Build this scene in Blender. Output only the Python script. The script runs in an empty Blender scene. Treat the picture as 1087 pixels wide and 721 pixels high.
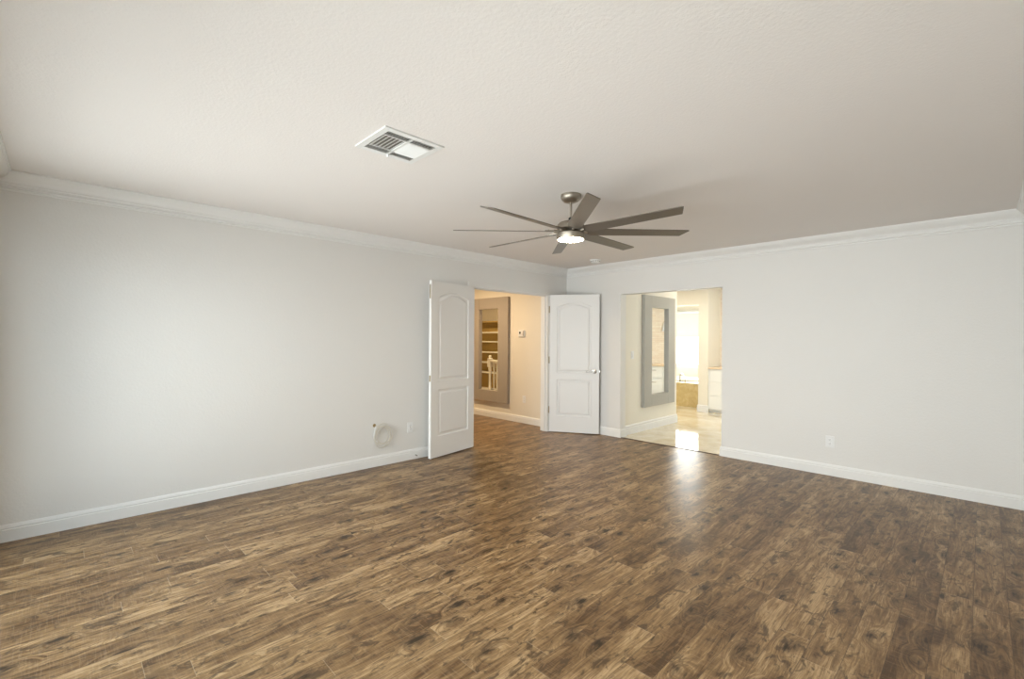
import bpy, bmesh, math, random
from mathutils import Vector, Matrix
random.seed(7)
PI = math.pi
S = bpy.context.scene
C = S.collection

# ------------------------------------------------------------------ camera, world, lights, exposure
cam_d = bpy.data.cameras.new('camera')
cam = bpy.data.objects.new('camera', cam_d); C.objects.link(cam)
cam_d.sensor_width = 36.0
cam_d.lens = 489.47 / 1087 * 36.0
cam_d.shift_y = 0.42 / 1087
cam_d.clip_start = 0.02
YAW, ROLL = math.radians(45.618), math.radians(0.368)
cam.matrix_world = (Matrix.Translation((0, 0, 1.35)) @ Matrix.Rotation(YAW, 4, 'Z')
                    @ Matrix.Rotation(PI / 2, 4, 'X') @ Matrix.Rotation(ROLL, 4, 'Z'))
S.camera = cam

S.view_settings.view_transform = 'Standard'
S.view_settings.look = 'None'
S.view_settings.gamma = 1.0
S.view_settings.use_curve_mapping = False
S.view_settings.exposure = 1.07

SKY = 2.0
w = bpy.data.worlds.new('world'); S.world = w; w.use_nodes = True
w.node_tree.nodes['Background'].inputs[0].default_value = (0.73, 0.87, 1.0, 1)
w.node_tree.nodes['Background'].inputs[1].default_value = SKY

def sun(strength, elev, az):
    d = bpy.data.lights.new('sun', 'SUN'); d.energy = strength; d.angle = math.radians(1); d.color = (1, .97, .93)
    o = bpy.data.objects.new('sun', d); C.objects.link(o)
    e, a = math.radians(elev), math.radians(az)
    to = Vector((math.cos(e) * math.cos(a), math.cos(e) * math.sin(a), math.sin(e)))
    o.rotation_euler = to.to_track_quat('Z', 'Y').to_euler(); o.location = to * 10
sun(7.0, 84.2, -100)

def area(name, loc, rot, sx, sy, power, col=(1, 1, 1), portal=False):
    d = bpy.data.lights.new(name, 'AREA'); d.shape = 'RECTANGLE'; d.size = sx; d.size_y = sy
    d.energy = power; d.color = col
    o = bpy.data.objects.new(name, d); C.objects.link(o); o.location = loc; o.rotation_euler = rot
    if portal: d.cycles.is_portal = True
    return o
# daylight through the glazed doors of the near wall, through the tub and round windows
area('daylight_sliding_door', (-2.0, -0.50, 1.04), (PI / 2, 0, 0), 4.1, 1.9, 46.0, (.97, .98, 1)).data.spread = math.radians(112)
area('daylight_tub_window', (-4.85, 10.62, 1.35), (-PI / 2, 0, 0), 1.6, 1.3, 1.0, portal=True)
area('daylight_round_window', (-2.65, 9.5, 1.76), (-PI / 2, 0, 0), 0.84, 0.46, 1.0, portal=True)
area('bath_side_fill', (-0.16, 7.6, 1.5), (0, PI / 2, 0), 1.3, 1.3, 12.0, (1, .95, .88))  # added fill lamp that brightens the bathroom from the side
area('daylight_tub', (-4.85, 10.66, 1.2), (-PI / 2, 0, 0), 1.5, .9, 45.0, (1, .97, .93))

# ------------------------------------------------------------------ node helpers and materials
class NT:
    def __init__(s, name):
        s.m = bpy.data.materials.new(name); s.m.use_nodes = True
        s.t = s.m.node_tree; s.n = s.t.nodes; s.b = s.n['Principled BSDF']
    def node(s, typ, **k):
        o = s.n.new(typ)
        for a, b in k.items(): setattr(o, a, b)
        return o
    def put(s, sock, v):
        if isinstance(v, bpy.types.NodeSocket): s.t.links.new(v, sock)
        else: sock.default_value = v
    def math(s, op, a, b=None, c=None):
        o = s.node('ShaderNodeMath', operation=op)
        s.put(o.inputs[0], a)
        if b is not None: s.put(o.inputs[1], b)
        if c is not None: s.put(o.inputs[2], c)
        return o.outputs[0]
    def comb(s, x, y, z):
        o = s.node('ShaderNodeCombineXYZ')
        for i, v in enumerate((x, y, z)): s.put(o.inputs[i], v)
        return o.outputs[0]
    def pos(s):
        return s.node('ShaderNodeTexCoord').outputs['Object']
    def sep(s, v):
        o = s.node('ShaderNodeSeparateXYZ'); s.put(o.inputs[0], v); return o.outputs
    def noise(s, vec, scale=1.0, detail=2.0, rough=.5, dist=0.0):
        o = s.node('ShaderNodeTexNoise'); s.put(o.inputs['Vector'], vec)
        o.inputs['Scale'].default_value = scale; o.inputs['Detail'].default_value = detail
        o.inputs['Roughness'].default_value = rough; o.inputs['Distortion'].default_value = dist
        return o.outputs['Fac']
    def ramp(s, fac, stops):
        o = s.node('ShaderNodeValToRGB'); s.put(o.inputs[0], fac)
        e = o.color_ramp.elements
        while len(e) < len(stops): e.new(.5)
        for el, (p, c) in zip(e, stops):
            el.position = p; el.color = (c, c, c, 1) if isinstance(c, (int, float)) else (*c, 1)
        return o.outputs[0]
    def mix(s, fac, a, b, mode='MIX'):
        o = s.node('ShaderNodeMix', data_type='RGBA', blend_type=mode)
        s.put(o.inputs[0], fac)
        s.put(o.inputs[6], a if isinstance(a, bpy.types.NodeSocket) else (*a, 1))
        s.put(o.inputs[7], b if isinstance(b, bpy.types.NodeSocket) else (*b, 1))
        return o.outputs[2]
    def bump(s, h, strength, dist=.001):
        o = s.node('ShaderNodeBump'); o.inputs['Strength'].default_value = strength
        o.inputs['Distance'].default_value = dist; s.put(o.inputs['Height'], h)
        s.t.links.new(o.outputs[0], s.b.inputs['Normal'])
    def set(s, **k):
        for a, v in k.items(): s.put(s.b.inputs[a.replace('_', ' ')], v if not isinstance(v, tuple) else (*v, 1))
        return s.m

def paint(name, col, rough=.6, bump=.0, scale=90, var=.02, metal=0.0, spec=.4):
    m = NT(name)
    n = m.noise(m.pos(), 2.3, 3)
    c2 = tuple(c * (1 - var) for c in col)
    m.set(Base_Color=m.mix(n, col, c2), Roughness=rough, Metallic=metal)
    m.b.inputs['Specular IOR Level'].default_value = spec
    if bump: m.bump(m.noise(m.pos(), scale, 4, .6), bump, .004)
    return m.m

M = {}
M['wall'] = paint('painted wall', (.775, .762, .735), .55, .35, 60)
M['ceiling'] = paint('painted ceiling', (.825, .788, .755), .7, .4, 70)
M['trim'] = paint('white trim paint', (.835, .83, .81), .35, .0)
M['door'] = paint('white door paint', (.84, .83, .81), .38, .08, 160)
M['hall_wall'] = paint('hall wall paint', (.80, .75, .65), .6, .3, 60)
M['bath_wall'] = paint('bath wall paint', (.82, .78, .68), .6, .2, 60)
M['plastic'] = paint('white plastic', (.83, .83, .82), .35)
M['slot'] = paint('dark slot', (.03, .03, .03), .6)
M['cable'] = paint('white cable', (.74, .70, .61), .45)
M['brass'] = paint('aged brass', (.42, .30, .14), .35, metal=1.0)
M['hinge'] = paint('antique brass hinge', (.40, .32, .20), .35, metal=1.0)
M['chrome'] = paint('satin chrome', (.62, .60, .57), .22, metal=1.0)
M['frame_grey'] = paint('taupe grey frame paint', (.37, .325, .275), .45, .1, 120)
M['taupe'] = M['frame_grey']
M['frame_cool'] = paint('cool grey frame paint', (.40, .39, .355), .4, .1, 120)
M['shelf'] = paint('ochre shelf paint', (.50, .34, .11), .55)
M['white_wood'] = paint('white painted wood', (.82, .80, .72), .45)
M['cabinet'] = paint('white cabinet paint', (.84, .84, .81), .35)
M['counter'] = paint('peach counter top', (.76, .60, .42), .25)
M['porcelain'] = paint('white porcelain', (.88, .88, .88), .08)
M['duct'] = paint('duct metal inside', (.16, .14, .115), .7)
M['vent'] = paint('white vent metal', (.80, .80, .78), .4)
M['patio'] = paint('pale concrete', (.60, .61, .62), .9, .3, 20)
M['light_limiter'] = paint('dark light-limiting surface', (.22, .22, .215), .9, .3, 20)  # dark tone of the added surfaces that hold back outdoor light
M['threshold'] = paint('dark transition strip', (.075, .05, .035), .4)
M['aluminium'] = paint('white aluminium', (.8, .8, .8), .4)
M['mirror'] = NT('mirror silver').set(Base_Color=(.90, .90, .87), Metallic=1.0, Roughness=.015)
def brushed():
    m = NT('brushed nickel')
    x, y, z = m.sep(m.pos())
    n = m.noise(m.comb(m.math('MULTIPLY', x, 4), m.math('MULTIPLY', y, 4), m.math('MULTIPLY', z, 300)), 1, 3)
    m.set(Base_Color=m.mix(n, (.42, .375, .31), (.34, .30, .25)), Metallic=1.0, Roughness=.42)
    return m.m
M['nickel'] = brushed()
def blade_mat():
    m = NT('brushed nickel blade')
    x, y, z = m.sep(m.pos())
    n = m.noise(m.comb(m.math('MULTIPLY', x, 6), m.math('MULTIPLY', y, 220), z), 1, 3)
    m.set(Base_Color=m.mix(n, (.20, .175, .145), (.165, .145, .12)), Metallic=.5, Roughness=.34)
    return m.m
M['blade'] = blade_mat()
def lens():
    m = NT('lit frosted lens')
    m.set(Base_Color=(.9, .88, .8), Roughness=.5, Emission_Color=(1, .80, .52), Emission_Strength=55.0)
    return m.m
M['lens'] = lens()
def lamp_mat():
    m = NT('lit hall lamp')
    m.set(Base_Color=(.9, .85, .7), Emission_Color=(1, .74, .42), Emission_Strength=20.0)
    return m.m
M['lamp'] = lamp_mat()
def glass():
    m = NT('window glass'); t = m.t; n = m.n
    n.remove(m.b)
    tr = n.new('ShaderNodeBsdfTransparent'); tr.inputs[0].default_value = (.96, .98, .97, 1)
    g = n.new('ShaderNodeBsdfGlossy'); g.inputs['Roughness'].default_value = .0
    mx = n.new('ShaderNodeMixShader')
    mx.inputs[0].default_value = .07; t.links.new(tr.outputs[0], mx.inputs[1]); t.links.new(g.outputs[0], mx.inputs[2])
    t.links.new(mx.outputs[0], n['Material Output'].inputs[0])
    return m.m
M['glass'] = glass()
def shade_mat():
    m = NT('white roller shade fabric'); n = m.n
    m.set(Base_Color=(.85, .86, .88), Roughness=.8)
    tl = n.new('ShaderNodeBsdfTranslucent'); tl.inputs[0].default_value = (.8, .82, .85, 1)
    mx = n.new('ShaderNodeMixShader'); mx.inputs[0].default_value = .05
    m.t.links.new(m.b.outputs[0], mx.inputs[1]); m.t.links.new(tl.outputs[0], mx.inputs[2])
    m.t.links.new(mx.outputs[0], n['Material Output'].inputs[0])
    return m.m
M['shade'] = shade_mat()

def wood_floor():
    m = NT('wood plank floor')
    x, y, z = m.sep(m.pos())
    W, L = .127, 1.22
    xr = m.math('DIVIDE', m.math('ADD', x, .03), W)
    row = m.math('FLOOR', xr); fx = m.math('FRACT', xr)
    wn = m.node('ShaderNodeTexWhiteNoise', noise_dimensions='1D'); m.put(wn.inputs['W'], row)
    v = m.math('ADD', m.math('DIVIDE', y, L), m.math('MULTIPLY', wn.outputs['Value'], 7.31))
    col = m.math('FLOOR', v); fy = m.math('FRACT', v)
    wid = m.node('ShaderNodeTexWhiteNoise', noise_dimensions='2D'); m.put(wid.inputs['Vector'], m.comb(row, col, 0))
    rnd = wid.outputs['Value']
    off = m.math('MULTIPLY', rnd, 41.0)
    def vec(sx, sy, o=0.0, wob=None):
        xx = m.math('MULTIPLY', x, sx)
        if wob is not None: xx = m.math('ADD', xx, wob)
        return m.comb(xx, m.math('MULTIPLY', y, sy), m.math('ADD', off, o))
    # knots: sparse cells, stretched along the grain, frayed edges
    kd = m.noise(vec(30, 12, 31), 1, 3, .6)
    vo = m.node('ShaderNodeTexVoronoi', feature='F1', voronoi_dimensions='2D'); vo.inputs['Scale'].default_value = 1.0
    vo.inputs['Randomness'].default_value = 1.0
    m.put(vo.inputs['Vector'], m.comb(m.math('MULTIPLY', x, 7.0), m.math('ADD', m.math('MULTIPLY', y, 3.4), m.math('MULTIPLY', rnd, 17.0)), 0))
    gate = m.math('GREATER_THAN', m.sep(vo.outputs['Color'])[0], .48)
    fray = m.noise(vec(95, 7, 37), 1, 3, .7)
    kdist = m.math('ADD', vo.outputs['Distance'], m.math('MULTIPLY', m.math('SUBTRACT', kd, .5), .55))
    kdist = m.math('ADD', kdist, m.math('MULTIPLY', m.math('SUBTRACT', fray, .5), .55))
    kdist = m.math('ADD', kdist, m.math('MULTIPLY', m.sep(vo.outputs['Color'])[1], .10))
    near = m.math('MULTIPLY', m.math('SUBTRACT', 1.0, m.math('MINIMUM', m.math('MULTIPLY', vo.outputs['Distance'], 2.2), 1.0)), gate)
    wob = m.math('ADD', m.math('MULTIPLY', m.noise(vec(7, 2.2, 3), 1, 2), 3.5), m.math('MULTIPLY', near, 5.0))
    tone = m.noise(vec(7, 1.5), 1, 4, .6)
    streak = m.noise(vec(46, 4.6, 5, wob), 1, 6, .72, .7)
    fine = m.noise(vec(210, 7, 9, wob), 1, 3, .6)
    saw = m.noise(vec(9, 170, 2), 1, 2, .6)
    spots = m.noise(vec(22, 9.0, 11), 1, 5, .68, .9)
    f = m.math('ADD', m.math('MULTIPLY', tone, .46), m.math('MULTIPLY', streak, .54))
    f = m.math('ADD', f, m.math('MULTIPLY', m.math('SUBTRACT', rnd, .5), .07))
    base = m.ramp(f, [(.39, (.080, .042, .018)), (.455, (.180, .102, .045)), (.52, (.280, .172, .079)), (.60, (.48, .322, .168))])
    c = m.mix(m.math('MULTIPLY', m.ramp(fine, [(.38, 1.0), (.56, 0.0)]), .48), base, (.10, .058, .028))
    c = m.mix(m.math('MULTIPLY', m.ramp(saw, [(.5, 0.0), (.75, 1.0)]), .20), c, (.48, .35, .22))
    c = m.mix(m.math('MULTIPLY', m.ramp(spots, [(.54, 0.0), (.62, 1.0)]), .80), c, (.072, .044, .024))
    halo = m.ramp(kdist, [(.10, 1.0), (.34, 0.0)]); core = m.ramp(kdist, [(.03, 1.0), (.15, 0.0)])
    c = m.mix(m.math('MULTIPLY', m.math('MULTIPLY', halo, gate), m.math('ADD', .30, m.math('MULTIPLY', streak, .7))), c, (.085, .052, .028))
    c = m.mix(m.math('MULTIPLY', m.math('MULTIPLY', core, gate), .92), c, (.024, .015, .008))
    ex = m.math('MULTIPLY', m.math('MINIMUM', fx, m.math('SUBTRACT', 1.0, fx)), W)
    ey = m.math('MULTIPLY', m.math('MINIMUM', fy, m.math('SUBTRACT', 1.0, fy)), L)
    sx = m.math('LESS_THAN', ex, .0011); sy = m.math('LESS_THAN', ey, .0014)
    c = m.mix(m.math('MULTIPLY', sx, .7), c, (.05, .03, .018))
    c = m.mix(m.math('MULTIPLY', sy, .35), c, (.50, .40, .28))
    m.set(Base_Color=c, Roughness=m.math('ADD', .24, m.math('MULTIPLY', fine, .14)))
    m.b.inputs['Specular IOR Level'].default_value = .22
    h = m.math('SUBTRACT', m.math('ADD', m.math('MULTIPLY', fine, .5), m.math('MULTIPLY', streak, .5)), m.math('MULTIPLY', m.math('MAXIMUM', sx, sy), 1.2))
    m.bump(h, .25, .0015)
    return m.m
M['wood_floor'] = wood_floor()

def marble_floor():
    m = NT('cream marble tile floor')
    x, y, z = m.sep(m.pos())
    n = m.noise(m.pos(), 1.7, 6, .62, 1.3); n2 = m.noise(m.pos(), 7, 4, .6, .6)
    c = m.ramp(m.math('ADD', m.math('MULTIPLY', n, .7), m.math('MULTIPLY', n2, .3)),
               [(.35, (.60, .51, .35)), (.5, (.70, .62, .47)), (.65, (.79, .73, .60))])
    T = .46
    def g(a, o):
        f = m.math('FRACT', m.math('DIVIDE', m.math('ADD', a, o), T))
        return m.math('LESS_THAN', m.math('MINIMUM', f, m.math('SUBTRACT', 1.0, f)), .006)
    gr = m.math('MAXIMUM', g(x, .1), g(y, .2))
    c = m.mix(m.math('MULTIPLY', gr, .5), c, (.55, .47, .34))
    m.set(Base_Color=c, Roughness=.05)
    m.b.inputs['Specular IOR Level'].default_value = .75
    return m.m
M['marble'] = marble_floor()

def tile_wall():
    m = NT('stacked peach stone tile')
    x, y, z = m.sep(m.pos())
    b = m.node('ShaderNodeTexBrick')
    m.put(b.inputs['Vector'], m.comb(m.math('ADD', x, y), z, 0))
    b.inputs['Scale'].default_value = 1; b.inputs['Brick Width'].default_value = .16; b.inputs['Row Height'].default_value = .04
    b.inputs['Mortar Size'].default_value = .002
    b.inputs['Color1'].default_value = (.80, .68, .54, 1); b.inputs['Color2'].default_value = (.86, .78, .66, 1)
    b.inputs['Mortar'].default_value = (.66, .54, .42, 1)
    m.set(Base_Color=b.outputs['Color'], Roughness=.5)
    m.bump(b.outputs['Fac'], -.4, .004)
    return m.m
M['stone_tile'] = tile_wall()
def travertine():
    m = NT('gold beige stone')
    n = m.noise(m.pos(), 9, 5, .65, .8)
    m.set(Base_Color=m.ramp(n, [(.3, (.60, .45, .20)), (.55, (.70, .56, .29)), (.75, (.78, .67, .42))]), Roughness=.35)
    return m.m
M['stone'] = travertine()

# ------------------------------------------------------------------ mesh helpers
def obj(name, bm, mat, parent=None, smooth=False, bevel=0.0):
    bmesh.ops.recalc_face_normals(bm, faces=bm.faces)
    me = bpy.data.meshes.new(name); bm.to_mesh(me); bm.free()
    me.materials.append(mat)
    o = bpy.data.objects.new(name, me); C.objects.link(o)
    if smooth:
        for p in me.polygons: p.use_smooth = True
        try: me.set_sharp_from_angle(angle=math.radians(38))
        except Exception: pass
    if bevel:
        b = o.modifiers.new('bevel', 'BEVEL'); b.width = bevel; b.segments = 2; b.limit_method = 'ANGLE'
    if parent: o.parent = parent
    return o
def box(bm, x0, x1, y0, y1, z0, z1, mat=None):
    vs = [bm.verts.new((x, y, z)) for x in (x0, x1) for y in (y0, y1) for z in (z0, z1)]
    if mat is not None:
        for v_ in vs: v_.co = mat @ v_.co
    for f in ((0, 1, 3, 2), (4, 6, 7, 5), (0, 4, 5, 1), (2, 3, 7, 6), (0, 2, 6, 4), (1, 5, 7, 3)):
        bm.faces.new([vs[i] for i in f])
    return bm
def boxes(*bs):
    bm = bmesh.new()
    for b in bs: box(bm, *b)
    return bm
def lathe(bm, prof, seg=40, center=(0, 0, 0), mat=None):
    rings = []
    for r, z in prof:
        if r < 1e-6:
            rings.append([bm.verts.new((center[0], center[1], center[2] + z))])
        else:
            rings.append([bm.verts.new((center[0] + r * math.cos(2 * PI * k / seg), center[1] + r * math.sin(2 * PI * k / seg), center[2] + z)) for k in range(seg)])
    for a, b in zip(rings, rings[1:]):
        for k in range(seg):
            k2 = (k + 1) % seg
            if len(a) == 1 and len(b) == 1: continue
            if len(a) == 1: bm.faces.new((a[0], b[k], b[k2]))
            elif len(b) == 1: bm.faces.new((a[k], b[0], a[k2]))
            else: bm.faces.new((a[k], b[k], b[k2], a[k2]))
    if mat is not None:
        for rg in rings:
            for v_ in rg: v_.co = mat @ v_.co
    return bm
def tube(bm, pts, r, seg=8, closed=False):
    pts = [Vector(p) for p in pts]; n = len(pts); rings = []
    up = Vector((0.13, .21, 1)).normalized()
    for i, p in enumerate(pts):
        a = pts[i - 1] if (i or closed) else p; b = pts[(i + 1) % n] if (i < n - 1 or closed) else p
        t = (b - a).normalized()
        s_ = t.cross(up)
        if s_.length < 1e-3: s_ = t.cross(Vector((1, 0, 0)))
        s_.normalize(); u = s_.cross(t)
        rings.append([bm.verts.new(p + r * (math.cos(2 * PI * k / seg) * s_ + math.sin(2 * PI * k / seg) * u)) for k in range(seg)])
    for i in range(n if closed else n - 1):
        a, b = rings[i], rings[(i + 1) % n]
        for k in range(seg): bm.faces.new((a[k], a[(k + 1) % seg], b[(k + 1) % seg], b[k]))
    if not closed:
        bm.faces.new(rings[0]); bm.faces.new(rings[-1][::-1])
    return bm
def sweep(bm, p0, p1, n, prof, m0=1, m1=1):
    """profile (offset from wall, z) along the wall line p0->p1; n points into the room; m = mitre (1 inside, -1 outside, 0 square)"""
    p0, p1, n = Vector(p0), Vector(p1), Vector(n); t = (p1 - p0).normalized()
    A = [bm.verts.new((p0 + n * o + t * o * m0 + Vector((0, 0, z)))) for o, z in prof]
    B = [bm.verts.new((p1 + n * o - t * o * m1 + Vector((0, 0, z)))) for o, z in prof]
    k = len(prof)
    for i in range(k): bm.faces.new((A[i], A[(i + 1) % k], B[(i + 1) % k], B[i]))
    bm.faces.new(A); bm.faces.new(B[::-1])
    return bm
def tag(o, label=None, cat=None, group=None, kind=None):
    if label: o['label'] = label
    if cat: o['category'] = cat
    if group: o['group'] = group
    if kind: o['kind'] = kind
    return o
def struct(name, bm, mat, label=None, bevel=0, smooth=False):
    o = obj(name, bm, mat, None, smooth, bevel); o['kind'] = 'structure'
    if label: o['label'] = label
    return o
def empty(name, loc=(0, 0, 0), rz=0, label=None, cat=None, group=None):
    o = bpy.data.objects.new(name, None); C.objects.link(o); o.location = loc; o.rotation_euler = (0, 0, rz)
    o.empty_display_size = .1
    return tag(o, label, cat, group)
def place(o, loc, rz=0):
    o.location = loc; o.rotation_euler = (0, 0, rz); return o

# ------------------------------------------------------------------ room shell
XL, XR, YN, YB, H = -4.495, 0.28, -0.33, 5.57, 2.43
T = .13
struct('floor', boxes((-10.6, XR + .1, YN - .15, YB, -.06, 0)), M['wood_floor'], 'brown wood plank floor')
struct('floor_bathroom', boxes((-6.4, .0, YB, 10.75, -.06, 0)), M['marble'], 'glossy cream marble tile floor of the bathroom')
struct('ceiling', boxes((XL - .06, XR + .1, YN - .15, YB + .06, H, H + .1)), M['ceiling'], 'off white ceiling')
struct('ceiling_hall', boxes((-10.6, XL - .06, -.4, YB + .06, H, H + .1)), M['hall_wall'])
struct('ceiling_bathroom', boxes((-6.4, .0, YB + .06, 10.75, H, H + .1)), M['ceiling'])

DY0, DY1, DZ = 3.695, 5.150, 2.025       # double doorway
struct('wall_left', boxes((XL - T, XL, YN - .15, DY0, 0, H), (XL - T, XL, DY1, YB + T, 0, H), (XL - T, XL, DY0, DY1, DZ, H)), M['wall'], 'long off white left wall')
OX0, OX1, OZ = -3.53, -2.153, 1.993      # opening to the bathroom
struct('wall_back', boxes((XL, OX0, YB, YB + T, 0, H), (OX1, XR + .1, YB, YB + T, 0, H), (OX0, OX1, YB, YB + T, OZ, H)), M['wall'], 'off white back wall with the opening to the bathroom')
struct('wall_right', boxes((XR, XR + .1, YN - .15, YB, 0, H)), M['wall'])
GX0, GX1, GZ = -4.1, 0.1, 2.05          # glazed doors behind the camera
struct('wall_near', boxes((XL, GX0, YN - .15, YN, 0, H), (GX1, XR, YN - .15, YN, 0, H), (GX0, GX1, YN - .15, YN, GZ, H)), M['wall'])
g = struct('window_1', boxes((GX0, GX0 + .06, YN - .11, YN - .04, 0, GZ), (GX1 - .06, GX1, YN - .11, YN - .04, 0, GZ),
       (GX0, GX1, YN - .11, YN - .04, GZ - .06, GZ), (GX0, GX1, YN - .11, YN - .04, 0, .05),
       (-2.14, -2.06, YN - .11, YN - .04, 0, GZ)), M['aluminium'], 'wide sliding glass door of the near wall')
obj('pane', boxes((GX0 + .06, -2.14, YN - .08, YN - .074, .05, GZ - .06), (-2.06, GX1 - .06, YN - .08, YN - .074, .05, GZ - .06)), M['glass'], g)
struct('ground_patio', boxes((-9, 5, -9, YN - .15, -.16, -.06)), M['patio'])
struct('sky_blocker', boxes((-9, 5, -3.0, -2.8, -.06, 1.9)), M['light_limiter'])  # added unseen slab that cuts low sky light into the room
struct('bounce_damper', boxes((-2.0, 5, -2.8, YN - .15, -.06, -.05)), M['light_limiter'])  # added dark layer that weakens sun bounce towards the right

struct('sun_blocker', boxes((-2.3, 3, -1.6, YN - .15, H + .02, H + .14)), M['wall'])  # added unseen slab that keeps the sun off the right part
# crown moulding
Z0 = 2.312
crown = [(0, H), (.098, H), (.098, H - .012), (.088, H - .012), (.084, H - .020), (.074, H - .034), (.058, H - .048), (.042, H - .059), (.034, H - .070),
         (.034, H - .078), (.024, H - .080), (.024, H - .092), (.028, H - .096), (.028, H - .103), (.013, H - .106), (.013, Z0), (0, Z0)]
for nm, p0, p1, n in (('trim_1', (XL, YN, 0), (XL, YB, 0), (1, 0, 0)), ('trim_2', (XL, YB, 0), (XR, YB, 0), (0, -1, 0)),
                      ('trim_3', (XR, YN, 0), (XR, YB, 0), (-1, 0, 0)), ('trim_4', (XL, YN, 0), (XR, YN, 0), (0, 1, 0))):
    struct(nm, sweep(bmesh.new(), p0, p1, n, crown), M['trim'], 'white crown moulding')
# baseboards
def baseprof(h, t=.016):
    return [(0, 0), (t, 0), (t, h * .70), (t - .005, h * .73), (t - .005, h * .76), (t - .002, h * .80), (t - .004, h * .90), (t - .009, h), (0, h)]
bp = baseprof(.112)
CW = .072                                   # casing width
struct('baseboard_left', sweep(bmesh.new(), (XL, YN, 0), (XL, DY0 - CW, 0), (1, 0, 0), bp, 1, 0), M['trim'], 'white baseboard of the left wall', smooth=True)
bm = sweep(bmesh.new(), (XL, YB, 0), (OX0, YB, 0), (0, -1, 0), bp, 1, -1)
sweep(bm, (OX0, YB, 0), (OX0, YB + T, 0), (1, 0, 0), bp, -1, -1)
sweep(bm, (OX1, YB, 0), (XR, YB, 0), (0, -1, 0), bp, -1, 1)
sweep(bm, (OX1, YB, 0), (OX1, YB + T, 0), (-1, 0, 0), bp, -1, -1)
sweep(bm, (XL, DY1 + CW, 0), (XL, YB, 0), (1, 0, 0), bp, 0, 1)
struct('baseboard_back', bm, M['trim'], 'white baseboard of the back wall', smooth=True)
struct('baseboard_right', sweep(bmesh.new(), (XR, YN, 0), (XR, YB, 0), (-1, 0, 0), bp), M['trim'], smooth=True)
# door casing and jamb (trim_5)
ct = .011
bm = boxes((XL, XL + ct, DY0 - CW, DY0, 0, DZ), (XL, XL + ct, DY1, DY1 + CW, 0, DZ), (XL, XL + ct, DY0 - CW, DY1 + CW, DZ, DZ + .052))
struct('trim_8', bm, M['wall'], 'casing painted like the wall round the double doorway', bevel=.002)
bm = bmesh.new()
JT = .018
for a in ((XL - T - .005, XL + .002, DY0 - .001, DY0 + JT, 0, DZ), (XL - T - .005, XL + .002, DY1 - JT, DY1 + .001, 0, DZ), (XL - T - .005, XL + .002, DY0, DY1, DZ - JT, DZ + .001),
          (XL - .085, XL - .042, DY0 + JT, DY0 + JT + .012, 0, DZ - JT), (XL - .085, XL - .042, DY1 - JT - .012, DY1 - JT, 0, DZ - JT), (XL - .085, XL - .042, DY0 + JT, DY1 - JT, DZ - JT - .012, DZ - JT)):
    box(bm, *a)
struct('trim_5', bm, M['trim'], 'white jamb of the double doorway', bevel=.002)
# hall side casing
bm = boxes((XL - T - .012, XL - T, DY1, DY1 + .06, 0, DZ), (XL - T - .012, XL - T, DY0 - .06, DY0, 0, DZ), (XL - T - .012, XL - T, DY0 - .06, DY1 + .06, DZ, DZ + .06))
struct('trim_6', bm, M['trim'], bevel=.002)
# threshold strip
struct('trim_7', sweep(bmesh.new(), (OX0 + .016, YB - .006, 0), (OX1 - .016, YB - .006, 0), (0, 1, 0), [(0, -.001), (.028, -.001), (.026, .004), (.018, .007), (.008, .007), (.001, .003)], 0, 0), M['threshold'], 'dark wood transition strip between plank and marble floors')

# ------------------------------------------------------------------ hall shell
HY = 5.38
struct('wall_hall', boxes((-10.6, XL - T, HY, HY + .12, 0, H)), M['hall_wall'], 'warm cream hall wall beyond the double doors')
struct('wall_hall_end', boxes((-10.6, -10.5, -.4, HY, 0, H)), M['hall_wall'])
struct('wall_hall_side', boxes((-10.5, XL - T, -.4, -.3, 0, H)), M['hall_wall'])
struct('baseboard_hall', sweep(bmesh.new(), (-10.5, HY, 0), (XL - T, HY, 0), (0, -1, 0), bp, 0, 0), M['trim'], 'white baseboard of the hall wall', smooth=True)

# ------------------------------------------------------------------ bathroom shell
BX, BY1 = -3.57, 7.33
struct('wall_bath_left', boxes((BX - .12, BX, YB + T, BY1, 0, H)), M['bath_wall'], 'cream bathroom wall carrying the grey framed mirror')
bbp = baseprof(.135)
bm = sweep(bmesh.new(), (BX, YB + T, 0), (BX, BY1, 0), (1, 0, 0), bbp, 0, -1)
sweep(bm, (BX, BY1, 0), (BX - .12, BY1, 0), (0, 1, 0), bbp, -1, -1)
struct('baseboard_bath', bm, M['trim'], 'white baseboard under the bathroom mirror', smooth=True)
struct('wall_bath_return', boxes((-6.4, BX - .12, YB + T, YB + T + .1, 0, H)), M['bath_wall'])
struct('wall_bath_far_left', boxes((-6.4, -6.3, YB + T + .1, 10.6, 0, H)), M['bath_wall'])
NX0, NX1, NY = -4.75, -3.815, 8.74          # opening to the tub nook
CX1 = -3.63
struct('wall_bath_nook', boxes((-6.3, NX0, NY, NY + .12, 0, H), (NX0, NX1, NY, NY + .12, 2.045, H)), M['bath_wall'], 'wall above the opening to the tub')
struct('wall_bath_column', boxes((NX1, CX1, NY - .01, 9.3, 0, H)), M['bath_wall'], 'cream wall end between the tub opening and the vanity')
bm = sweep(bmesh.new(), (NX1, NY - .01, 0), (CX1, NY - .01, 0), (0, -1, 0), bbp, -1, -1)
sweep(bm, (NX1, NY - .01, 0), (NX1, 9.19, 0), (-1, 0, 0), bbp, -1, 0)
struct('baseboard_column', bm, M['trim'], 'white baseboard round the bathroom wall end', smooth=True)
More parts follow.
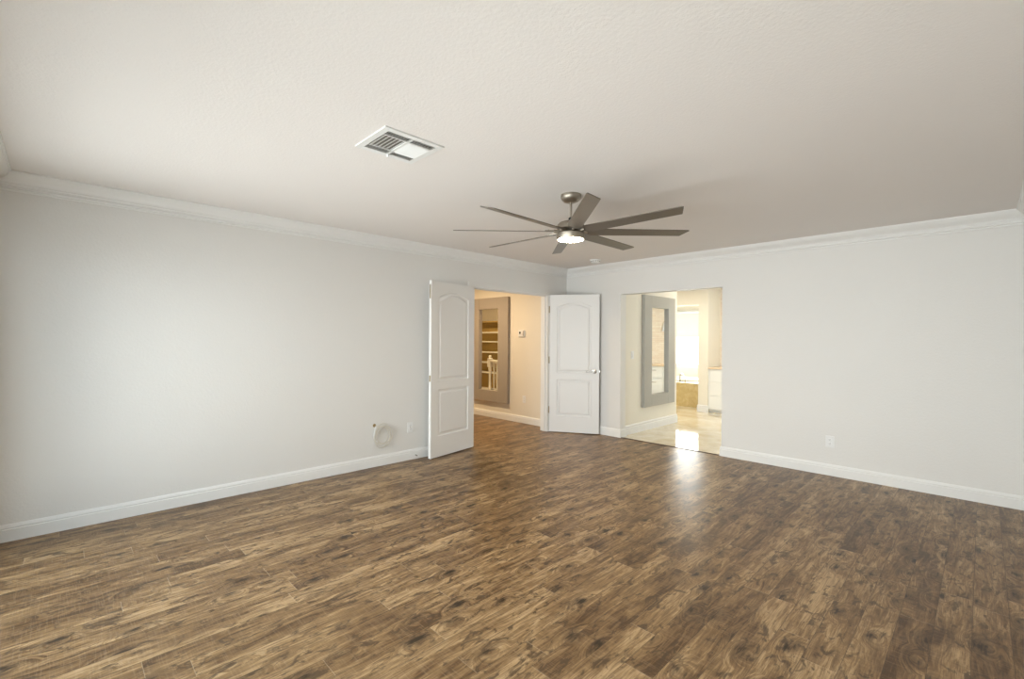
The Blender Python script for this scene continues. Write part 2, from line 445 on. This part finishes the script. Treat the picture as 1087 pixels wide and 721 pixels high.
# tiled wall above the vanity with a half round window hole
bm = bmesh.new()
cx, cz, R = -2.65, 1.55, .42
box(bm, CX1 - .1, cx - R, 9.3, 9.42, 0, H); box(bm, cx + R, 0, 9.3, 9.42, 0, H); box(bm, cx - R, cx + R, 9.3, 9.42, 0, cz)
N = 20
def arcwall(bm, y):
    a = [bm.verts.new((cx + R * math.cos(PI * k / N), y, cz + R * math.sin(PI * k / N))) for k in range(N + 1)]
    t = [bm.verts.new((cx + R * math.cos(PI * k / N), y, H)) for k in range(N + 1)]
    for k in range(N): bm.faces.new((a[k], a[k + 1], t[k + 1], t[k]))
    return a
a0, a1 = arcwall(bm, 9.3), arcwall(bm, 9.42)
for k in range(N): bm.faces.new((a0[k], a0[k + 1], a1[k + 1], a1[k]))
struct('wall_bath_back', bm, M['stone_tile'], 'peach stacked stone tile wall over the vanity')
bm = bmesh.new()
tube(bm, [(cx + (R - .02) * math.cos(PI * k / N), 9.36, cz + .02 + (R - .04) * math.sin(PI * k / N)) for k in range(N + 1)], .02, 8)
box(bm, cx - R, cx + R, 9.34, 9.38, cz, cz + .035)
g = struct('window_2', bm, M['aluminium'], 'half round window in the tiled wall')
bm = bmesh.new()
f = [bm.verts.new((cx + (R - .02) * math.cos(PI * k / N), 9.36, cz + (R - .02) * math.sin(PI * k / N))) for k in range(N + 1)]
f2 = [bm.verts.new((v_.co.x, 9.366, v_.co.z)) for v_ in f]
bm.faces.new(f); bm.faces.new(f2[::-1])
for k in range(N): bm.faces.new((f[k], f[k + 1], f2[k + 1], f2[k]))
obj('pane', bm, M['glass'], g)
# right side of the bathroom with a window (hidden from the camera by the bedroom wall)
struct('wall_bath_right', boxes((-.35, -.23, YB + T, 6.9, 0, H), (-.35, -.23, 8.3, 9.3, 0, H), (-.35, -.23, 6.9, 8.3, 0, .8), (-.35, -.23, 6.9, 8.3, 2.2, H)), M['bath_wall'])
g = struct('window_3', boxes((-.31, -.27, 6.9, 6.95, .8, 2.2), (-.31, -.27, 8.25, 8.3, .8, 2.2), (-.31, -.27, 6.95, 8.25, .8, .85), (-.31, -.27, 6.95, 8.25, 2.15, 2.2)), M['aluminium'])
obj('pane', boxes((-.293, -.287, 6.95, 8.25, .85, 2.15)), M['glass'], g)
# tub nook
WX0, WX1, WZ0, WZ1, WY = -5.65, -4.05, .76, 2.02, 10.45
struct('wall_tub_back', boxes((-6.3, WX0, WY, WY + .12, 0, H), (WX1, NX1 + .12, WY, WY + .12, 0, H), (WX0, WX1, WY, WY + .12, 0, WZ0), (WX0, WX1, WY, WY + .12, WZ1, H)), M['bath_wall'], 'wall round the bright window over the tub')
struct('wall_tub_right', boxes((NX1, NX1 + .12, 9.3, WY, 0, H)), M['bath_wall'])
g = struct('window_4', boxes((WX0, WX0 + .05, WY + .04, WY + .09, WZ0, WZ1), (WX1 - .05, WX1, WY + .04, WY + .09, WZ0, WZ1), (WX0, WX1, WY + .04, WY + .09, WZ0, WZ0 + .05),
     (WX0, WX1, WY + .04, WY + .09, WZ1 - .05, WZ1), (WX0 - .03, WX1 + .03, WY - .03, WY + .04, WZ0 - .03, WZ0)), M['aluminium'], 'bright window above the bathtub')
obj('pane', boxes((WX0 + .05, WX1 - .05, WY + .062, WY + .068, WZ0 + .05, WZ1 - .05)), M['glass'], g)
sh = empty('window_shade', (0, 0, 0), 0, 'white roller shade pulled half down over the window above the tub', 'shade')
obj('fabric', boxes((WX0 + .01, WX1 - .01, WY - .012, WY - .009, 1.47, WZ1 - .02)), M['shade'], sh)
bm = bmesh.new(); tube(bm, [(WX0, WY - .03, WZ1 + .01), (WX1, WY - .03, WZ1 + .01)], .028, 14)
obj('roller', bm, M['plastic'], sh, True)
obj('hem_bar', boxes((WX0 + .01, WX1 - .01, WY - .018, WY - .004, 1.445, 1.47)), M['plastic'], sh)

# ------------------------------------------------------------------ bedroom doors
def panel_loop(u0, u1, z0, z1, rise, d, n=18):
    u0 += d; u1 -= d; z0 += d; z1 -= d
    pts = [(u0, z0), (u1, z0)]
    c, h = (u0 + u1) / 2, (u1 - u0) / 2
    for k in range(n + 1):
        u = u1 - 2 * h * k / n
        s_ = (u - c) / h
        pts.append((u, z1 - rise + rise * (1 - s_ * s_) if rise else z1))
    return pts
def door_slab(Wd, Hd, t):
    """slab local: x from 0 (hinge) to Wd, y from 0 (seen face) to t, z from 0"""
    bm = bmesh.new()
    specs = [(.112, Wd - .112, .235, .768, 0), (.112, Wd - .112, .865, Hd - .118, .062)]
    rings = [(0, 0), (.004, .009), (.011, .012), (.026, .012), (.044, .002)]
    for face in (0, 1):
        yy = lambda dd: dd if face == 0 else t - dd
        O = [bm.verts.new((u, yy(0), z)) for u, z in ((0, 0), (Wd, 0), (Wd, Hd), (0, Hd))]
        edges = [bm.edges.new((O[i], O[(i + 1) % 4])) for i in range(4)]
        for sp in specs:
            loops = [[bm.verts.new((u, yy(dep), z)) for u, z in panel_loop(*sp, d)] for d, dep in rings]
            k = len(loops[0])
            edges += [bm.edges.new((loops[0][i], loops[0][(i + 1) % k])) for i in range(k)]
            for a, b in zip(loops, loops[1:]):
                for i in range(k): bm.faces.new((a[i], a[(i + 1) % k], b[(i + 1) % k], b[i]))
            bm.faces.new(loops[-1])
        bmesh.ops.triangle_fill(bm, use_beauty=True, use_dissolve=False, edges=edges)
        if face == 0: O0 = O
        else:
            for i in range(4): bm.faces.new((O0[i], O0[(i + 1) % 4], O[(i + 1) % 4], O[i]))
    return bm
def make_door(name, hinge, free, side, label):
    """hinge/free: ends of the seen face on the floor; side=+1 if the body lies to the left of hinge->free"""
    h, fr = Vector((*hinge, 0)), Vector((*free, 0)); d = fr - h; Wd = d.length
    ang = math.atan2(d.y, d.x)
    o = obj(name, door_slab(Wd, 2.003, .035), M['door'], None, False)
    if side < 0:
        for v_ in o.data.vertices: v_.co.y *= -1
        o.data.flip_normals()
    place(o, (h.x, h.y, .010), ang)
    tag(o, label, 'door'); o['kind'] = 'structure'
    s_ = side
    def hing(z, x0=0.0, yy=-.004):
        bm = bmesh.new()
        tube(bm, [(x0 - .003, s_ * yy, z - .045), (x0 - .003, s_ * yy, z + .045)], .0075, 10)
        for dz in (-.048, .048): lathe(bm, [(0, .004), (.006, .002), (.008, 0), (.006, -.002), (0, -.004)], 10, (x0 - .003, s_ * yy, z + dz))
        box(bm, x0 - .002, x0 + .0005, min(0, s_ * .03), max(0, s_ * .03), z - .044, z + .044)
        return bm
    return o, Wd, s_, hing
# left leaf
o, Wd, s_, hing = make_door('door_1', (-4.458, 3.700), (-4.320, 2.963), -1, 'open left leaf of the white two panel double door, swung against the left wall')
for z in (.32, 1.05, 1.80): obj('hinge', hing(z, 0, .03), M['hinge'], o, True)
obj('flush_bolt', boxes((Wd - .0005, Wd + .0015, -.027, -.009, 1.80, 1.96)), M['hinge'], o, False, .0006)
obj('strike_plate', boxes((Wd - .0005, Wd + .0015, -.029, -.006, .865, .935)), M['hinge'], o, False, .0006)
# right leaf
o, Wd, s_, hing = make_door('door_2', (-4.462, 5.138), (-3.836, 5.500), 1, 'open right leaf of the white two panel double door with a lever handle, beside the back wall')
for z in (.32, 1.05, 1.79): obj('hinge', hing(z, 0, -.004), M['hinge'], o, True)
hz, hx = .895, Wd - .062
bm = bmesh.new()
rot = Matrix.Translation((hx, 0, hz)) @ Matrix.Rotation(PI / 2, 4, 'X')
lathe(bm, [(0, 0), (.032, 0), (.033, .004), (.030, .010), (.014, .013), (.011, .020), (.011, .050), (.006, .056), (0, .057)], 28, (0, 0, 0), rot)
hd = obj('door_handle', bm, M['chrome'], o, True)
bm = bmesh.new()
tube(bm, [(hx, -.048, hz), (hx - .02, -.050, hz), (hx - .05, -.049, hz + .001), (hx - .085, -.047, hz), (hx - .112, -.043, hz - .003), (hx - .120, -.040, hz - .004)], .0085, 12)
obj('lever', bm, M['chrome'], hd, True)
obj('latch_plate', boxes((Wd - .0005, Wd + .0015, .006, .029, hz - .028, hz + .028), (Wd, Wd + .011, .011, .024, hz - .009, hz + .009)), M['chrome'], o)

# ------------------------------------------------------------------ ceiling fan
FX, FY, FZ = -2.147, 2.704, 0
fan = empty('ceiling_fan', (FX, FY, H), 0, 'eight blade brushed nickel ceiling fan with a lit round lamp', 'ceiling fan')
z_ = lambda z: z - H
bm = lathe(bmesh.new(), [(0, 0), (.074, 0), (.0755, -.006), (.0755, -.020), (.070, -.034), (.056, -.048), (.036, -.057), (.022, -.060), (0, -.060)], 48)
obj('canopy', bm, M['nickel'], fan, True)
bm = bmesh.new(); tube(bm, [(0, 0, -.055), (0, 0, z_(2.235))], .0085, 16)
obj('downrod', bm, M['nickel'], fan, True)
bm = lathe(bmesh.new(), [(0, z_(2.262)), (.012, z_(2.262)), (.017, z_(2.256)), (.017, z_(2.240)), (.021, z_(2.236)), (.021, z_(2.228)), (0, z_(2.228))], 24)
obj('coupling', bm, M['slot'], fan, True)
bm = lathe(bmesh.new(), [(0, z_(2.232)), (.030, z_(2.232)), (.062, z_(2.229)), (.086, z_(2.221)), (.098, z_(2.208)), (.101, z_(2.196)), (.101, z_(2.176)), (.094, z_(2.170)), (.05, z_(2.168)), (.05, z_(2.150)), (0, z_(2.150))], 56)
obj('motor_housing', bm, M['nickel'], fan, True)
bm = lathe(bmesh.new(), [(0, z_(2.160)), (.070, z_(2.160)), (.078, z_(2.154)), (.084, z_(2.150)), (.098, z_(2.146)), (.104, z_(2.140)), (.1045, z_(2.104)), (.101, z_(2.097)), (.094, z_(2.097)), (.094, z_(2.104)), (0, z_(2.104))], 56)
lk = obj('light_kit', bm, M['nickel'], fan, True)
bm = lathe(bmesh.new(), [(0, z_(2.089)), (.05, z_(2.090)), (.08, z_(2.093)), (.0935, z_(2.098)), (.0935, z_(2.104)), (0, z_(2.1045))], 48)
obj('lamp_lens', bm, M['lens'], lk, True)
def blade_mesh():
    bm = bmesh.new(); t = .006; w0, w1 = .052, .046
    pts = [(.13, -w0 * .72), (.165, -w0), (.86, -w1), (.875, -w1 + .006), (.83, w1), (.165, w0), (.13, w0 * .72)]
    lo = [bm.verts.new((x, y, -t / 2)) for x, y in pts]; hi = [bm.verts.new((x, y, t / 2)) for x, y in pts]
    bm.faces.new(hi); bm.faces.new(lo[::-1])
    for i in range(len(pts)): bm.faces.new((lo[i], lo[(i + 1) % 7], hi[(i + 1) % 7], hi[i]))
    return bm
def bracket_mesh():
    bm = bmesh.new()
    pts = [(.045, -.016), (.09, -.018), (.135, -.030), (.19, -.030), (.19, .030), (.135, .030), (.09, .018), (.045, .016)]
    lo = [bm.verts.new((x, y, .003)) for x, y in pts]; hi = [bm.verts.new((x, y, .010)) for x, y in pts]
    bm.faces.new(hi); bm.faces.new(lo[::-1]); n = len(pts)
    for i in range(n): bm.faces.new((lo[i], lo[(i + 1) % n], hi[(i + 1) % n], hi[i]))
    for sy in (-.016, .016): lathe(bm, [(0, .0135), (.004, .013), (.005, .010)], 10, (.165, sy, 0))
    tube(bm, [(.07, 0, .0), (.125, 0, .0)], .014, 12)
    return bm
A0, PITCH = 2.0, math.radians(-13)
b0 = obj('blade', blade_mesh(), M['blade'], fan, False, .0015); br0 = obj('blade_bracket', bracket_mesh(), M['nickel'], b0, True)
for k in range(8):
    if k == 0: b = b0
    else:
        b = b0.copy(); C.objects.link(b); b.parent = fan
        r_ = br0.copy(); C.objects.link(r_); r_.parent = b
    b.matrix_local = Matrix.Translation((0, 0, z_(2.157))) @ Matrix.Rotation(math.radians(A0 + 45 * k), 4, 'Z') @ Matrix.Rotation(PITCH, 4, 'X')

# ------------------------------------------------------------------ ceiling vent
VX0, VX1, VY0, VY1 = -2.452, -2.114, 1.166, 1.528
vent = empty('ceiling_vent', ((VX0 + VX1) / 2, (VY0 + VY1) / 2, H), 0, 'white square four way air vent in the ceiling', 'vent')
a, b = (VX1 - VX0) / 2, (VY1 - VY0) / 2
bm = bmesh.new(); fr = .036; z0, z1 = -.009, -.0005
box(bm, -a, a, -b, -b + fr, z0, z1); box(bm, -a, a, b - fr, b, z0, z1)
box(bm, -a, -a + fr, -b + fr, b - fr, z0, z1); box(bm, a - fr, a, -b + fr, b - fr, z0, z1)
ix, iy = a - fr, b - fr
box(bm, -ix, ix, -.008, .008, z0, z1)
sx_ = ix - .052
box(bm, -sx_ - .006, -sx_, -iy, iy, z0, z1); box(bm, sx_, sx_ + .006, -iy, iy, z0, z1)
obj('frame', bm, M['vent'], vent, False, .0015)
obj('backing', boxes((-ix, ix, -iy, iy, -.002, -.0006)), M['duct'], vent)
def slat(L, ang, axis, c):
    bm = bmesh.new(); w_ = .0085
    R_ = Matrix.Translation(c) @ Matrix.Rotation(ang, 4, axis)
    if axis == 'Y': box(bm, -w_, w_, -L, L, -.0006, .0006, R_)
    else: box(bm, -L, L, -w_, w_, -.0006, .0006, R_)
    return bm
def slat_set(cx_, cy_, n, step, L, ang, axis):
    for k in range(n):
        q = (k - (n - 1) / 2) * step
        c = (cx_ + q, cy_, -.0085) if axis == 'Y' else (cx_, cy_ + q, -.0085)
        obj('slat', slat(L, ang, axis, Vector(c)), M['vent'], vent)
hy = (iy - .008) / 2; cyL, cyR = -.008 - hy, .008 + hy
for cy_ in (cyL, cyR):
    slat_set(ix - .023, cy_, 3, .016, hy, math.radians(34), 'Y')
    slat_set(-ix + .023, cy_, 3, .015, hy, math.radians(30), 'Y')
slat_set(0, cyL, 6, .0225, sx_, math.radians(24), 'X')
slat_set(0, cyR, 9, .0142, sx_, math.radians(-24), 'X')
obj('damper_lever', boxes((-a + .030, -a + .045, -.003, .003, -.026, -.006)), M['vent'], vent, False, .001)

# smoke detector
sd = empty('smoke_detector', (-3.642, 5.119, H), 0, 'small round white smoke detector on the ceiling near the far corner', 'smoke detector')
bm = lathe(bmesh.new(), [(0, 0), (.074, 0), (.076, -.006), (.072, -.012), (.062, -.014), (.060, -.030), (.052, -.038), (.030, -.042), (0, -.043)], 40)
obj('housing', bm, M['plastic'], sd, True)
bm = lathe(bmesh.new(), [(0, -.0430), (.012, -.0432), (.012, -.0455), (0, -.046)], 20)
obj('test_button', bm, M['plastic'], sd, True)
bm = bmesh.new()
for k in range(14):
    R_ = Matrix.Rotation(2 * PI * k / 14, 4, 'Z'); box(bm, .0595, .0625, -.008, .008, -.027, -.019, R_)
obj('sounder_slots', bm, M['duct'], sd)

# ------------------------------------------------------------------ wall plates (local: x across, z up, +y out of the wall)
def wall_outlet(loc, rz, label):
    t = empty('wall_outlet', loc, rz, label, 'outlet')
    obj('cover_plate', boxes((-.036, .036, 0, .0055, -.058, .058)), M['plastic'], t, False, .002)
    for z in (-.0195, .0195):
        bm = bmesh.new()
        R_ = Matrix.Translation((0, .0055, z)) @ Matrix.Rotation(-PI / 2, 4, 'X')
        lathe(bm, [(0, .002), (.0155, .002), (.0165, 0)], 24, (0, 0, 0), R_)
        r_ = obj('socket', bm, M['plastic'], t, True)
        obj('slot', boxes((-.0075, -.0055, .0070, .0080, z - .001, z + .008), (.0055, .0075, .0070, .0080, z, z + .007), (-.002, .002, .0070, .0080, z - .009, z - .005)), M['slot'], r_)
    bm = bmesh.new(); lathe(bm, [(0, .0015), (.003, .001), (.0034, 0)], 12, (0, 0, 0), Matrix.Translation((0, .0055, 0)) @ Matrix.Rotation(-PI / 2, 4, 'X'))
    obj('screw', bm, M['chrome'], t, True)
    return t
wall_outlet((-1.080, YB, .340), PI, 'white wall outlet low on the back wall right of the bathroom opening')
wall_outlet((XL, 2.806, .362), -PI / 2, 'white wall outlet low on the left wall beside the coiled cable')
wall_outlet((-5.204, HY, .387), PI, 'white outlet low on the hall wall below the thermostat')

# thermostat
t = empty('thermostat', (-5.262, HY, 1.458), PI, 'small beige thermostat with a dark display on the hall wall', 'thermostat')
obj('case', boxes((-.068, .068, 0, .024, -.055, .055)), M['plastic'], t, False, .005)
obj('display', boxes((.010, .046, .0235, .0255, -.008, .026)), M['slot'], t, False, .001)
obj('button_panel', boxes((-.060, -.040, .0235, .027, -.045, .045)), M['taupe'], t, False, .001)

# light switch in the bathroom
t = empty('light_switch', (BX, 5.945, 1.141), -PI / 2, 'white light switch on the bathroom wall left of the grey framed mirror', 'light switch')
obj('cover_plate', boxes((-.036, .036, 0, .0055, -.058, .058)), M['plastic'], t, False, .002)
bm = bmesh.new(); box(bm, -.016, .016, -.002, .004, -.033, .033, Matrix.Translation((0, .007, 0)) @ Matrix.Rotation(math.radians(4), 4, 'X'))
obj('rocker', bm, M['plastic'], t, False, .001)

# coiled cable on the left wall
t = empty('cable_outlet', (XL, 2.372, .436), -PI / 2, 'small brass cable connector poking out of the left wall', 'cable connector')
bm = bmesh.new(); R_ = Matrix.Rotation(-PI / 2, 4, 'X')
lathe(bm, [(0, .003), (.016, .003), (.018, .0005), (0, .0005)], 20, (0, 0, 0), R_)
obj('wall_ring', bm, M['brass'], t, True)
bm = bmesh.new(); lathe(bm, [(0, .026), (.006, .026), (.006, .014), (.009, .014), (.009, .003), (0, .003)], 12, (0, 0, 0), R_)
obj('connector', bm, M['brass'], t, True)
cb = empty('cable_coil', (XL, 2.372, .436), -PI / 2, 'coiled white cable hanging from the connector on the left wall', 'cable')
# local x is -world y : coil centre lies to the right in the picture (towards +world y => -x local)
bm = bmesh.new(); pts = [(0, .026, 0)]
rnd_ = random.Random(3)
for k in range(5 * 28):
    a_ = PI * .78 + 2 * PI * k / 28
    i = k // 28
    rr = .090 + .018 * math.sin(k / 28 * 2.1 + i * 1.7) + .007 * math.sin(a_ * 3 + i)
    pts.append((-.085 + rr * math.cos(a_) * (.95 + .03 * i), .022 + .016 * math.sin(a_ * 1.0 + i) + .003 * i, -.115 + rr * 1.12 * math.sin(a_) + .006 * i - .012))
obj('coil', tube(bmesh.new(), pts, .0030, 8), M['cable'], cb, True)
q = [(0, .026, 0), (-.012, .030, -.02), (-.03, .034, -.05), (-.045, .036, -.09), (-.048, .034, -.06), (-.04, .033, -.02), (-.02, .03, .002)]
obj('tie', tube(bmesh.new(), q, .0028, 6), M['cable'], cb, True)
obj('cable_end', tube(bmesh.new(), [(-.0, .03, -.01), (.012, .034, -.05), (.020, .032, -.10), (.014, .034, -.14), (-.02, .038, -.17)], .006, 8), M['plastic'], cb, True)

# door stop on the baseboard by the left leaf
ds = empty('door_stop', (XL + .016, 2.865, .045), -PI / 2, 'short white spring door stop on the baseboard behind the left door leaf', 'door stop')
bm = bmesh.new(); pts = [(.006 * math.cos(k * .9), .004 + k * .0006, .006 * math.sin(k * .9)) for k in range(90)]
obj('spring', tube(bm, pts, .0011, 6), M['chrome'], ds, True)
obj('rubber_tip', tube(bmesh.new(), [(0, .056, 0), (0, .070, 0)], .008, 12), M['plastic'], ds, True)

# ------------------------------------------------------------------ grey framed wall mirrors (local: x across, +y out of the wall)
def wall_mirror(loc, rz, W_, z0, z1, mx, mz, label, mat='frame_grey'):
    t = empty('wall_mirror', loc, rz, label, 'mirror')
    h = W_ / 2; d = .05
    bm = boxes((-h, -h + mx, 0.001, d, z0, z1), (h - mx, h, 0.001, d, z0, z1), (-h + mx, h - mx, 0.001, d, z0, z0 + mz), (-h + mx, h - mx, 0.001, d, z1 - mz, z1))
    obj('frame', bm, M[mat], t, False, .0035)
    obj('mirror_glass', boxes((-h + mx, h - mx, .004, .010, z0 + mz, z1 - mz)), M['mirror'], t)
    return t
wall_mirror((-6.045, HY, 0), PI, .99, .28, 2.078, .245, .192, 'tall taupe framed mirror on the hall wall, reflecting shelves and a white railing')
wall_mirror((BX, 6.690, 0), -PI / 2, .965, .352, 2.038, .220, .178, 'tall grey framed mirror on the bathroom wall, reflecting the vanity', 'frame_cool')

# ------------------------------------------------------------------ hall things seen in the mirror
def newel_rail():
    t = empty('stair_railing', (-7.745, 3.845, 0), 0, 'white wooden railing with a carved newel post seen in the hall mirror', 'railing')
    bm = bmesh.new()
    box(bm, -.045, .045, -.045, .045, 0, .25); box(bm, -.045, .045, -.045, .045, .74, .92)
    lathe(bm, [(.036, .25), (.042, .27), (.030, .30), (.028, .50), (.032, .62), (.040, .70), (.036, .74)], 20)
    lathe(bm, [(.055, .92), (.058, .93), (.05, .94), (.022, .945), (.022, .95), (.032, .965), (.034, .98), (.024, .998), (0, 1.005)], 20)
    obj('newel_post', bm, M['white_wood'], t, True)
    bm = sweep(bmesh.new(), (.04, 0, 0), (2.1, 0, 0), (0, 1, 0), [(-.032, .86), (.032, .86), (.032, .885), (.024, .905), (-.024, .905), (-.032, .885)], 0, 0)
    obj('handrail', bm, M['white_wood'], t)
    obj('bottom_rail', boxes((.04, 2.1, -.025, .025, .05, .085)), M['white_wood'], t)
    bm = bmesh.new()
    box(bm, -.016, .016, -.016, .016, .08, .22); box(bm, -.016, .016, -.016, .016, .72, .865)
    lathe(bm, [(.016, .22), (.024, .24), (.016, .27), (.021, .40), (.023, .50), (.015, .66), (.022, .70), (.016, .72)], 14)
    b0 = obj('baluster', bm, M['white_wood'], t, True)
    for k in range(20):
        b = b0 if k == 0 else b0.copy()
        if k: C.objects.link(b); b.parent = t
        b.location = (.135 + .10 * k, 0, 0)
newel_rail()
sx0, sx1, sy0 = -9.9, -7.6, 2.5
sb = empty('bookcase', ((sx0 + sx1) / 2, sy0, 0), 0, 'empty ochre built in bookcase seen in the hall mirror', 'bookcase')
hw = (sx1 - sx0) / 2
obj('side_panel', boxes((-hw, -hw + .03, 0, .34, 0, 1.85)), M['shelf'], sb)
obj('side_panel', boxes((hw - .03, hw, 0, .34, 0, 1.85)), M['shelf'], sb)
obj('back_panel', boxes((-hw + .03, hw - .03, 0, .02, 0, 1.85)), M['shelf'], sb)
for z in (.06, .50, .765, 1.03, 1.305, 1.545, 1.82): obj('shelf', boxes((-hw + .03, hw - .03, .02, .34, z - .02, z + .008)), M['white_wood'] if z < 1.8 else M['shelf'], sb)
struct('wall_hall_shelf', boxes((-10.5, -7.0, 2.38, 2.5, 0, H)), M['hall_wall'])
# recessed lights of the hall; the bathroom ones are added to brighten it
def downlight(x, y, label, watts, col):
    t = empty('recessed_light', (x, y, H), 0, label, 'ceiling light')
    obj('trim_ring', lathe(bmesh.new(), [(.075, -.0005), (.098, -.0005), (.098, -.006), (.080, -.009), (.075, -.006), (.075, -.0005)], 32), M['plastic'], t, True)
    obj('lamp', lathe(bmesh.new(), [(0, -.001), (.074, -.001), (.074, -.005), (.06, -.010), (0, -.012)], 32), M['lamp'], t, True)
    d = bpy.data.lights.new('recessed_lamp', 'AREA'); d.shape = 'DISK'; d.size = .13; d.energy = watts; d.color = col
    l = bpy.data.objects.new('recessed_lamp', d); C.objects.link(l); l.parent = t; l.location = (0, 0, -.014)
downlight(-5.9, 4.2, 'round recessed ceiling light in the hall opposite the framed mirror', 20, (1, .74, .46))
downlight(-8.4, 4.2, 'round recessed ceiling light in the hall above the white above the white railing', 21, (1, .74, .42))
downlight(-2.75, 7.7, 'added round ceiling fill light in front of the bathroom vanity', 8, (1, .93, .80))
downlight(-4.55, 7.7, 'added round ceiling fill light in front of the tub opening', 11, (1, .93, .80))

# ------------------------------------------------------------------ bathroom things
# bathtub in its stone deck
tub = empty('bathtub', (-5.05, 9.80, 0), 0, 'white bathtub set in a gold beige stone deck under the bright window', 'bathtub')
bx0, bx1, by0, by1, bz = -1.23, 1.225, -.60, .645, .455
obj('deck_front', boxes((bx0, bx1, by0, by0 + .04, 0, bz)), M['stone'], tub)
bm = bmesh.new(); n = 40
rx, ry = .80, .42
def ell(rx_, ry_, z, cy=.02): return [bm.verts.new((rx_ * math.copysign(abs(math.cos(2 * PI * k / n)) ** .75, math.cos(2 * PI * k / n)), cy + ry_ * math.copysign(abs(math.sin(2 * PI * k / n)) ** .75, math.sin(2 * PI * k / n)), z)) for k in range(n)]
inner = ell(rx - .02, ry - .02, bz + .035)
outer = [bm.verts.new((x, y, bz + .035)) for x, y in ((bx0, by0 - .015), (bx1, by0 - .015), (bx1, by1), (bx0, by1))]
e = [bm.edges.new((inner[k], inner[(k + 1) % n])) for k in range(n)] + [bm.edges.new((outer[k], outer[(k + 1) % 4])) for k in range(4)]
bmesh.ops.triangle_fill(bm, use_beauty=True, use_dissolve=False, edges=e)
low = [bm.verts.new((v_.co.x, v_.co.y, bz)) for v_ in outer]
for k in range(4): bm.faces.new((outer[k], outer[(k + 1) % 4], low[(k + 1) % 4], low[k]))
obj('deck_top', bm, M['stone'], tub)
bm = bmesh.new()
rs = [ell(rx + .05, ry + .05, bz + .036), ell(rx + .05, ry + .05, bz + .07), ell(rx + .03, ry + .03, bz + .085), ell(rx - .01, ry - .01, bz + .085), ell(rx - .04, ry - .04, bz + .05), ell(rx - .12, ry - .08, bz - .25), ell(rx - .22, ry - .14, bz - .34)]
for p_, q_ in zip(rs, rs[1:]):
    for k in range(n): bm.faces.new((p_[k], p_[(k + 1) % n], q_[(k + 1) % n], q_[k]))
bm.faces.new(rs[-1])
obj('basin', bm, M['porcelain'], tub, True)
bm = bmesh.new()
tube(bm, [(.60, -.50, bz + .03), (.60, -.50, bz + .15), (.60, -.46, bz + .19), (.60, -.38, bz + .19), (.60, -.33, bz + .16)], .016, 12)
for dx in (-.12, .12): lathe(bm, [(.022, bz + .035), (.022, bz + .05), (.012, bz + .06), (.012, bz + .09), (.028, bz + .10), (0, bz + .11)], 16, (.60 + dx, -.50, 0))
obj('faucet', bm, M['chrome'], tub, True)

# vanity
vx0, vx1, vf, vb = CX1 + .002, -1.30, 8.745, 9.298
van = empty('bathroom_vanity', (vx0, vf, 0), 0, 'white bathroom vanity with drawers standing beside the cream wall end', 'vanity')
Wv, Dv = vx1 - vx0, vb - vf
obj('body', boxes((0, Wv, .02, Dv, .07, .826), (.0, Wv, .08, Dv, 0, .07), (0, .02, .0, .02, .07, .826)), M['cabinet'], van)
cols = [(.022, .72), (.725, 1.06), (1.065, 1.52), (1.525, 1.98), (1.985, Wv)]
zs = [(.076, .323), (.330, .578), (.585, .822)]
for x0, x1 in cols:
    for z0, z1 in zs:
        d_ = obj('drawer', boxes((x0, x1, .0, .019, z0, z1)), M['cabinet'], van, False, .002)
        c = (x0 + x1) / 2; zz = z0 + (z1 - z0) * .68
        bm = bmesh.new(); tube(bm, [(c - .085, .001, zz), (c - .085, -.028, zz), (c + .085, -.028, zz), (c + .085, .001, zz)], .006, 8)
        obj('handle', bm, M['chrome'], d_, True)
ctp = tag(obj('counter_top', boxes((CX1 + .001, vx1, vf - .022, 9.299, .8265, .856)), M['counter'], None, False, .003), 'peach stone counter top lying on the white bathroom vanity', 'counter top')
